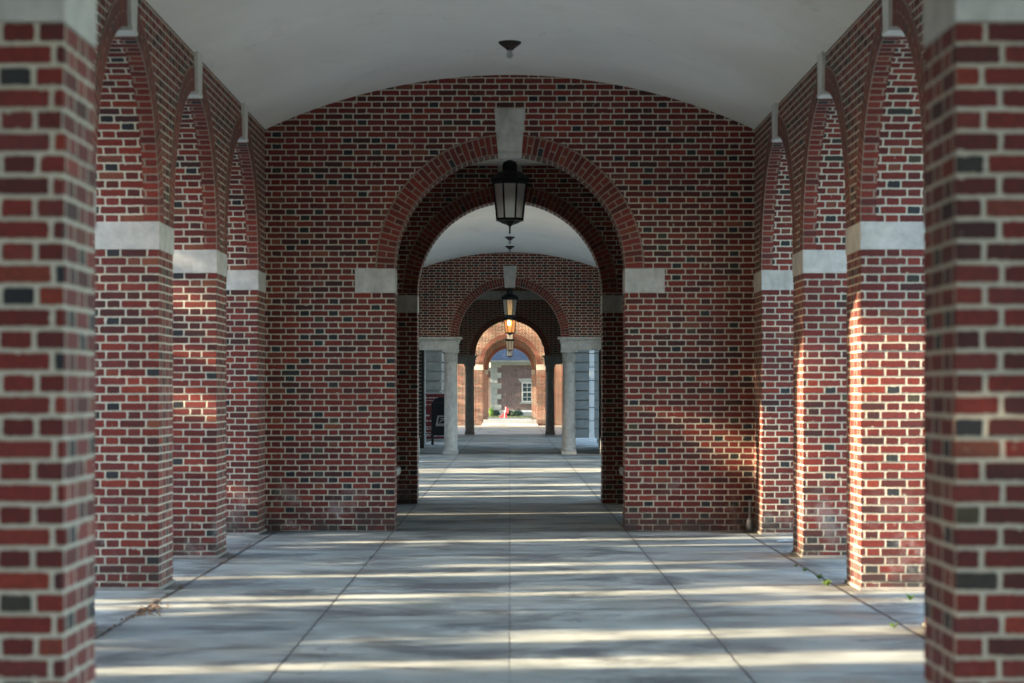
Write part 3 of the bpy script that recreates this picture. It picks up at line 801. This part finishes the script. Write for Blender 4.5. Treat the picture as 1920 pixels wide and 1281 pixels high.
b = MB(); zm = (wz0 + wz1) / 2; b.box(wx0 + .09, wx1 - .09, HY - .04, HY - .013, zm - .04, zm + .04)
for f in (1 / 3, 2 / 3): xx = wx0 + .09 + (wx1 - wx0 - .18) * f; b.box(xx - .016, xx + .016, HY - .03, HY - .014, wz0 + .08, zm - .04); b.box(xx - .016, xx + .016, HY - .03, HY - .014, zm + .04, wz1 - .08)
for zz in ((wz0 + zm) / 2, (wz1 + zm) / 2): b.box(wx0 + .09, wx1 - .09, HY - .026, HY - .015, zz - .016, zz + .016)
b.build('muntins', M['frame_paint'], wf)
b = MB(); b.box(wx0 - .12, wx1 + .12, HY - .12, HY, wz0 - .13, wz0); b.build('sill', M['house_stone'], wf, bevel=.01)
b = MB(); b.prism([(wx0 - .1, wz1 + .003), (wx1 + .1, wz1 + .003), (wx1 + .24, wz1 + .26), (wx0 - .24, wz1 + .26)], HY - .05, HY); b.build('lintel', M['house_stone'], wf, bevel=.01)
# drain pipe and recessed wing
wg = thing('house_wing', 'recessed brick wing left of the white quoins', 'house', (x0 - 1.6, HY + 3, 0))
b = MB(); b.box(-9, x0 - .05, HY + 3, HY + 9, 0, hz(694)); b.build('wall', M['brick_house'], wg)
b = MB(); b.box(-9, x0 - .07, HY + 2.7, HY + 3.2, hz(694), hz(694) + .2); b.build('cornice', M['house_stone'], wg)
b = MB(); b.prism([(HY + 2.6, hz(694) + .2), (HY + 9.4, hz(694) + .2), (HY + 6, hz(694) + 2.6)], -9, x0 - .36, 'x'); b.build('roof', M['slate'], wg)
b = MB(); b.box(hx(919.5), hx(924.6), HY - .05, HY + .9, 0.0, ez - .05)
tag(b.build('stone_pier', M['house_stone'], bevel=.01), 'tall pale grey pier left of the house quoins', 'pier')

def leaf_cloud(mb, n, cx, cy, cz, rx, ry, rz, size, rnd):
    for _ in range(n):
        while True:
            p = Vector((rnd.uniform(-1, 1), rnd.uniform(-1, 1), rnd.uniform(-1, 1)))
            if p.length < 1: break
        p = Vector((cx + p.x * rx, cy + p.y * ry, cz + p.z * rz))
        a = Vector((rnd.gauss(0, 1), rnd.gauss(0, 1), rnd.gauss(0, 1))).normalized(); b_ = a.orthogonal().normalized()
        s = size * rnd.uniform(.6, 1.3)
        mb.poly([p - a * s, p - b_ * s * .5, p + a * s, p + b_ * s * .5])
rnd = random.Random(11)
def shrub(label, px, w, h, y, mat='leaf_shrub', n=700):
    x = (px - 956) / 4042.5 * y
    r = thing('shrub', label, 'shrub', (x, y, 0), 'low shrubs along the house front')
    m = MB(); leaf_cloud(m, n, x, y, h * .52, w, .4, h * .5, .06, rnd); m.build('foliage', M[mat], r, weld=False)
    s = MB()
    for k in range(4): s.tube([(x, y, -.02), (x + rnd.uniform(-.5, .5) * w, y + rnd.uniform(-.2, .2), h * .6)], .012, 5)
    s.build('stems', M['bark'], r)
shrub('dark shrub at the foot of the quoins', 929, .30, .42, 145.6)
shrub('dark shrub just right of the red marker', 957, .28, .40, 145.8)
shrub('widest dark shrub under the house wall', 969, .42, .44, 145.2)
shrub('pale green shrub before the grey pier', 921, .15, .62, 144.5, 'leaf_light', 500)
b = MB(); b.box(hx(976), hx(976) + 1.6, 145.5, 145.95, .30, .42); bs = thing('garden_bench', 'pale stone seat under the house window', 'bench', (hx(976) + .5, 145.7, 0)); b.build('slab', M['white_step'], bs, bevel=.02)
for xx in (.08, 1.3):
    b = MB(); b.box(hx(976) + xx, hx(976) + xx + .2, 145.55, 145.9, -.02, .30); b.build('leg', M['stone_grey'], bs)
def added_big_tree(label, x, y, h, rx, rz):  # unseen trees added to cut sky and sun on the house
    r = thing('added_shade_tree', label, 'tree', (x, y, 0), 'unseen trees added to shade the yard')
    m = MB()
    for k in range(9):
        a = rnd.uniform(0, 6.28); q = rnd.uniform(.2, .75)
        leaf_cloud(m, 420, x + rx * q * math.cos(a), y + rx * q * math.sin(a), h + rnd.uniform(-.5, .6) * rz, rx * .5, rx * .5, rz * .5, .30, rnd)
    m.build('crown', M['leaf'], r, weld=False)
    t_ = MB(); t_.lathe([(.32, -.05), (.22, .6), (.18, h * .5), (.1, h)], 10, x, y)
    for k in range(5):
        a = 1.25 * k; t_.tube([(x, y, h * .55), (x + rx * .5 * math.cos(a), y + rx * .5 * math.sin(a), h + .3)], .06, 6)
    t_.build('trunk', M['bark'], r)
added_big_tree('unseen leafy tree added to shade the far yard from the left', -7.5, 144.2, 6.2, 5.0, 5.)
added_big_tree('unseen leafy tree added to shade the far yard from the right', 8.0, 140, 6.4, 5.2, 5.)
added_big_tree('unseen leafy tree added over the middle of the far yard to shade it', -3.2, 136.5, 9.0, 5.6, 2.4)
added_big_tree('unseen leafy tree added between hall end and road to shade the yard', -8.5, 134.5, 7.5, 4.6, 2.6)
gr = MB()
for _ in range(2600):
    x, y = rnd.uniform(-3, 3), rnd.uniform(139.7, 145); h = rnd.uniform(.05, .12); a = rnd.uniform(0, 6.3); dx, dy = .008 * math.cos(a), .008 * math.sin(a)
    gr.poly([(x - dx, y - dy, -.03), (x + dx, y + dy, -.03), (x + rnd.uniform(-.04, .04), y + rnd.uniform(-.04, .04), h)])
tag(gr.build('grass', M['leaf'], weld=False), 'strip of grass in front of the far house', 'grass', kind='stuff')
# red marker with a leaning white pole
ky = 139.0
def kx(px): return (px - 956) / 4042.5 * ky
def kz(py): return 1.56 + (738 - py) / 4042.5 * ky
mk = thing('barrier', 'small red folding barrier with a leaning white pole', 'barrier', (kx(948), ky, 0))
b = MB(); b.prism([(kx(936), 0), (kx(952), 0), (kx(951.5), .05), (kx(946), .36)], ky, ky + .1); b.build('base', M['bright_red'], mk, bevel=.01)
b = MB(); b.tube([(kx(948.5), ky + .15, 0), (kx(949.3), ky + .15, kz(763))], .055, 8); b.tube([(kx(949), ky + .15, kz(763)), (kx(952.7), ky + .15, kz(768)), (kx(952.5), ky + .15, kz(776))], .05, 8); b.build('post', M['bright_red'], mk)
b = MB(); b.tube([(kx(945.3), ky - .06, -.01), (kx(948.3), ky - .02, kz(764))], .014, 8); b.build('pole', M['white_paint'], mk)

# ------------------------------------------------------------------ weeds and litter on the walk
def weed(label, x, y, h, n):
    r = random.Random(int(x * 100 + y * 10)); m = MB()
    for _ in range(n):
        a = r.uniform(0, 6.28); L = h * r.uniform(.6, 1.2); w = h * .16
        p = Vector((x, y, 0)); d = Vector((math.cos(a) * .7, math.sin(a) * .7, r.uniform(.5, 1.2))).normalized(); s = Vector((-math.sin(a), math.cos(a), 0))
        q = p + d * L * .55; e = p + d * L + Vector((0, 0, -L * .15))
        m.poly([p, q + s * w, e, q - s * w])
    tag(m.build('weed', M['leaf_light']), label, 'weed', 'weeds in the right paving joint')
def onfloor(px, py):
    Y = 1.56 * 4042.5 / (py - 738); return (px - 956) / 4042.5 * Y, Y
for lab, px, py, h, n in (('biggest green weed tuft in the right paving joint', 1551, 1099, .075, 34), ('green weed sprouting just behind the biggest tuft', 1536, 1086, .06, 18),
                          ('small yellow green weed near the foot of the middle right pier', 1509, 1072, .05, 12), ('tiny weed at the corner of the middle right pier', 1493, 1063, .04, 10),
                          ('pale weed by the front right pier foot', 1706, 1126, .07, 12), ('weed in the joint nearest the blurred right wall', 1676, 1178, .06, 10)):
    weed(lab, *onfloor(px, py), h, n)
m = MB(); r = random.Random(5)
for _ in range(330):
    t = r.random(); Y = 13.0 + 11 * t ** 1.5 if r.random() < .35 else r.gauss(15.5, .28)
    x = -2.64 + r.gauss(0, .022) + (abs(r.gauss(0, .07)) if 15 < Y < 16 else 0); z = .004
    a = r.uniform(0, 6.28); s = r.uniform(.008, .024); c, q = math.cos(a) * s, math.sin(a) * s
    m.poly([(x - c, Y - q, z), (x + q * .5, Y - c * .5, z + r.uniform(.002, .014)), (x + c, Y + q, z + r.uniform(0, .01)), (x - q * .5, Y + c * .5, z + .003)])
tag(m.build('fallen_leaves', M['leaf_dry'], weld=False), 'brown dry leaf litter along the left paving joint', 'leaf litter', kind='stuff')
x, y = onfloor(1472, 1016)
m = MB(); m.poly([(x - .09, y - .06, .006), (x + .08, y - .08, .012), (x + .1, y + .07, .006), (x + .01, y + .09, .02), (x - .08, y + .06, .008)])
tag(m.build('paper_scrap', M['white_paint'], weld=False), 'scrap of white paper by the last right pier', 'paper')
# downpipe shoe at the foot of the last right pier
x, y = HW - .07, 24.36
dp = thing('drain_pipe', 'short metal drain pipe end in the right wall corner', 'pipe', (x, y, 0))
gm = simple('galvanised', (.30, .30, .30), .35, .7, var=.2, scale=20)
b = MB(); b.tube([(x, y, .15), (x, y, .36)], .014, 10); b.build('pipe', gm, dp)
b = MB(); b.lathe([(.036, .01), (.044, .03), (.042, .10), (.03, .14), (.015, .16)], 14, x, y); b.build('boot', gm, dp, smooth=True)

# ------------------------------------------------------------------ unseen hedge standing for the trees outside, gapped to lay the sun strips
AZ, EL = R(10.0), R(16.0)
TA = math.tan(AZ); TE = math.tan(EL)
def at_pier(y, x): return y - TA * x
gaps = [  # (floor position at the walk's centre line, width, height range in the hedge)
    (12.50, .20, 3.4, 4.2), (12.38, .42, 4.15, 5.0), (13.80, .40, 3.85, 5.0), 
    (15.75, .24, 4.5, 5.2), (16.25, .18, 3.0, 3.9), (16.75, .20, 3.0, 4.5), (at_pier(17.07, 2.8) + .10, .74, 4.6, 7.2), (18.7, .18, 3.2, 4.7),
    (19.6, .16, 3.9, 4.75), (at_pier(20.42, 2.8) + .19, .32, 4.75, 6.95), (at_pier(20.42, -3.0) - .02, .24, 5.25, 5.7), (21.75, .26, 4.3, 5.1), (22.85, .18, 3.4, 5.1),
    (at_pier(23.77, 2.8) + .1, .14, 4.8, 6.4), (at_pier(24.5, 2.78), .06, 5.5, 6.0), (27.9, .25, 3.2, 4.8),
    (32.8, .3, 3, 5), (34.5, .25, 3, 4.6), (36.7, .7, 3, 5), (39.2, .25, 3, 4.4), (43.6, 3.0, 2.5, 5.6), (50, .2, 3, 5)]
rnd = random.Random(21)
hv = []; hf = []
y_lo, y_hi = -14., 98.
N = 105000
def inside_gap(s, z, pad):
    for (c, w, z0, z1) in gaps:
        if abs(s - c) < w / 2 + pad and z0 - .05 < z < z1 + .05: return True
    return False
for i in range(N):
    y = rnd.uniform(y_lo, y_hi); z = rnd.uniform(0, 1) ** .9 * 9.2; x = -14 + rnd.gauss(0, .38)
    top = 8.6 + .5 * math.sin(y * 1.3) + .4 * math.sin(y * 3.1 + 1)
    if z > top: continue
    near = inside_gap(y - TA * x, z, .30)
    sz = rnd.uniform(.05, .09) if near else rnd.uniform(.14, .24)
    if inside_gap(y - TA * x, z, sz * .8) and rnd.random() > .05: continue
    reps = 9 if near else 1
    for _ in range(reps):
        p = Vector((x + (rnd.gauss(0, .15) if near else 0), y + (rnd.uniform(-.12, .12) if near else 0), z + (rnd.uniform(-.15, .15) if near else 0)))
        if near and inside_gap(p.y - TA * p.x, p.z, sz * .75): continue
        a = Vector((rnd.gauss(0, .5), rnd.gauss(0, 1), rnd.gauss(0, 1))).normalized(); b_ = a.cross(Vector((1, rnd.gauss(0, .4), rnd.gauss(0, .4)))).normalized()
        i0 = len(hv); hv += [tuple(p - a * sz), tuple(p - b_ * sz * .6), tuple(p + a * sz), tuple(p + b_ * sz * .6)]; hf.append((i0, i0 + 1, i0 + 2, i0 + 3))
for _ in range(900):  # sparse leaves added to dim the sun on the orange wall
    y = rnd.uniform(101.8, 105); z = rnd.uniform(1.5, 9.); sz = rnd.uniform(.10, .2); p = Vector((-14 + rnd.gauss(0, .4), y, z))
    a = Vector((rnd.gauss(0, .5), rnd.gauss(0, 1), rnd.gauss(0, 1))).normalized(); b_ = a.cross(Vector((1, rnd.gauss(0, .4), rnd.gauss(0, .4)))).normalized()
    i0 = len(hv); hv += [tuple(p - a * sz), tuple(p - b_ * sz * .6), tuple(p + a * sz), tuple(p + b_ * sz * .6)]; hf.append((i0, i0 + 1, i0 + 2, i0 + 3))
hd = thing('hedge', 'unseen evergreen hedge outside the left arcade, gaps cut to lay sun strips', 'hedge', (-14, 40, 0))  # added hedge, stands in for the trees outside
me = bpy.data.meshes.new('foliage'); me.from_pydata([(v[0] + 14, v[1] - 40, v[2]) for v in hv], [], hf); me.materials.append(M['leaf'])
fo = bpy.data.objects.new('foliage', me); COL.objects.link(fo); fo.parent = hd
y = y_lo
while y < y_hi:
    s = y - TA * -14
    if not any(abs(s - g[0]) < g[1] / 2 + .15 for g in gaps): MB().tube([(-14, y, -.05), (-14 + rnd.uniform(-.1, .1), y, 6.5)], .07, 7).build('trunk', M['bark'], hd)
    y += 1.1


# ------------------------------------------------------------------ light
w = bpy.data.worlds.new('World'); sc.world = w; w.use_nodes = True
nt = w.node_tree; bg = nt.nodes['Background']
sky = nt.nodes.new('ShaderNodeTexSky'); sky.sky_type = 'NISHITA'; sky.sun_disc = False
sky.sun_elevation = EL; sky.air_density = 1.; sky.dust_density = 1.6; sky.ozone_density = .9
dvec = Vector((math.cos(EL) * math.cos(AZ), math.cos(EL) * math.sin(AZ), -math.sin(EL)))
sky.sun_rotation = math.atan2(-dvec.x, -dvec.y)
nt.links.new(sky.outputs[0], bg.inputs[0]); bg.inputs[1].default_value = .15
ld = bpy.data.lights.new('sun', 'SUN'); ld.energy = 3.4; ld.angle = R(.65); ld.color = (1., .80, .56)
lo = bpy.data.objects.new('sun', ld); COL.objects.link(lo); lo.rotation_euler = dvec.to_track_quat('-Z', 'Y').to_euler(); lo.location = (-40, 0, 30)

# ------------------------------------------------------------------ camera
cd = bpy.data.cameras.new('camera'); cam = bpy.data.objects.new('camera', cd); COL.objects.link(cam)
cam.location = (0, 0, 1.56); cam.rotation_euler = (R(90), 0, 0)
cd.sensor_width = 36; cd.lens = 4042.5 / 1920 * 36
cd.shift_x = 4 / 1920; cd.shift_y = 97.5 / 1920
cd.clip_end = 2000; cd.clip_start = .1
cd.dof.use_dof = True; cd.dof.focus_distance = 45; cd.dof.aperture_fstop = 3.2
sc.camera = cam
sc.view_settings.view_transform = 'Standard'; sc.view_settings.look = 'None'
sc.view_settings.exposure = 3.1; sc.view_settings.gamma = 1
sc.cycles.use_denoising = True
sc.cycles.max_bounces = 10; sc.cycles.diffuse_bounces = 6
sc.cycles.sample_clamp_indirect = 6
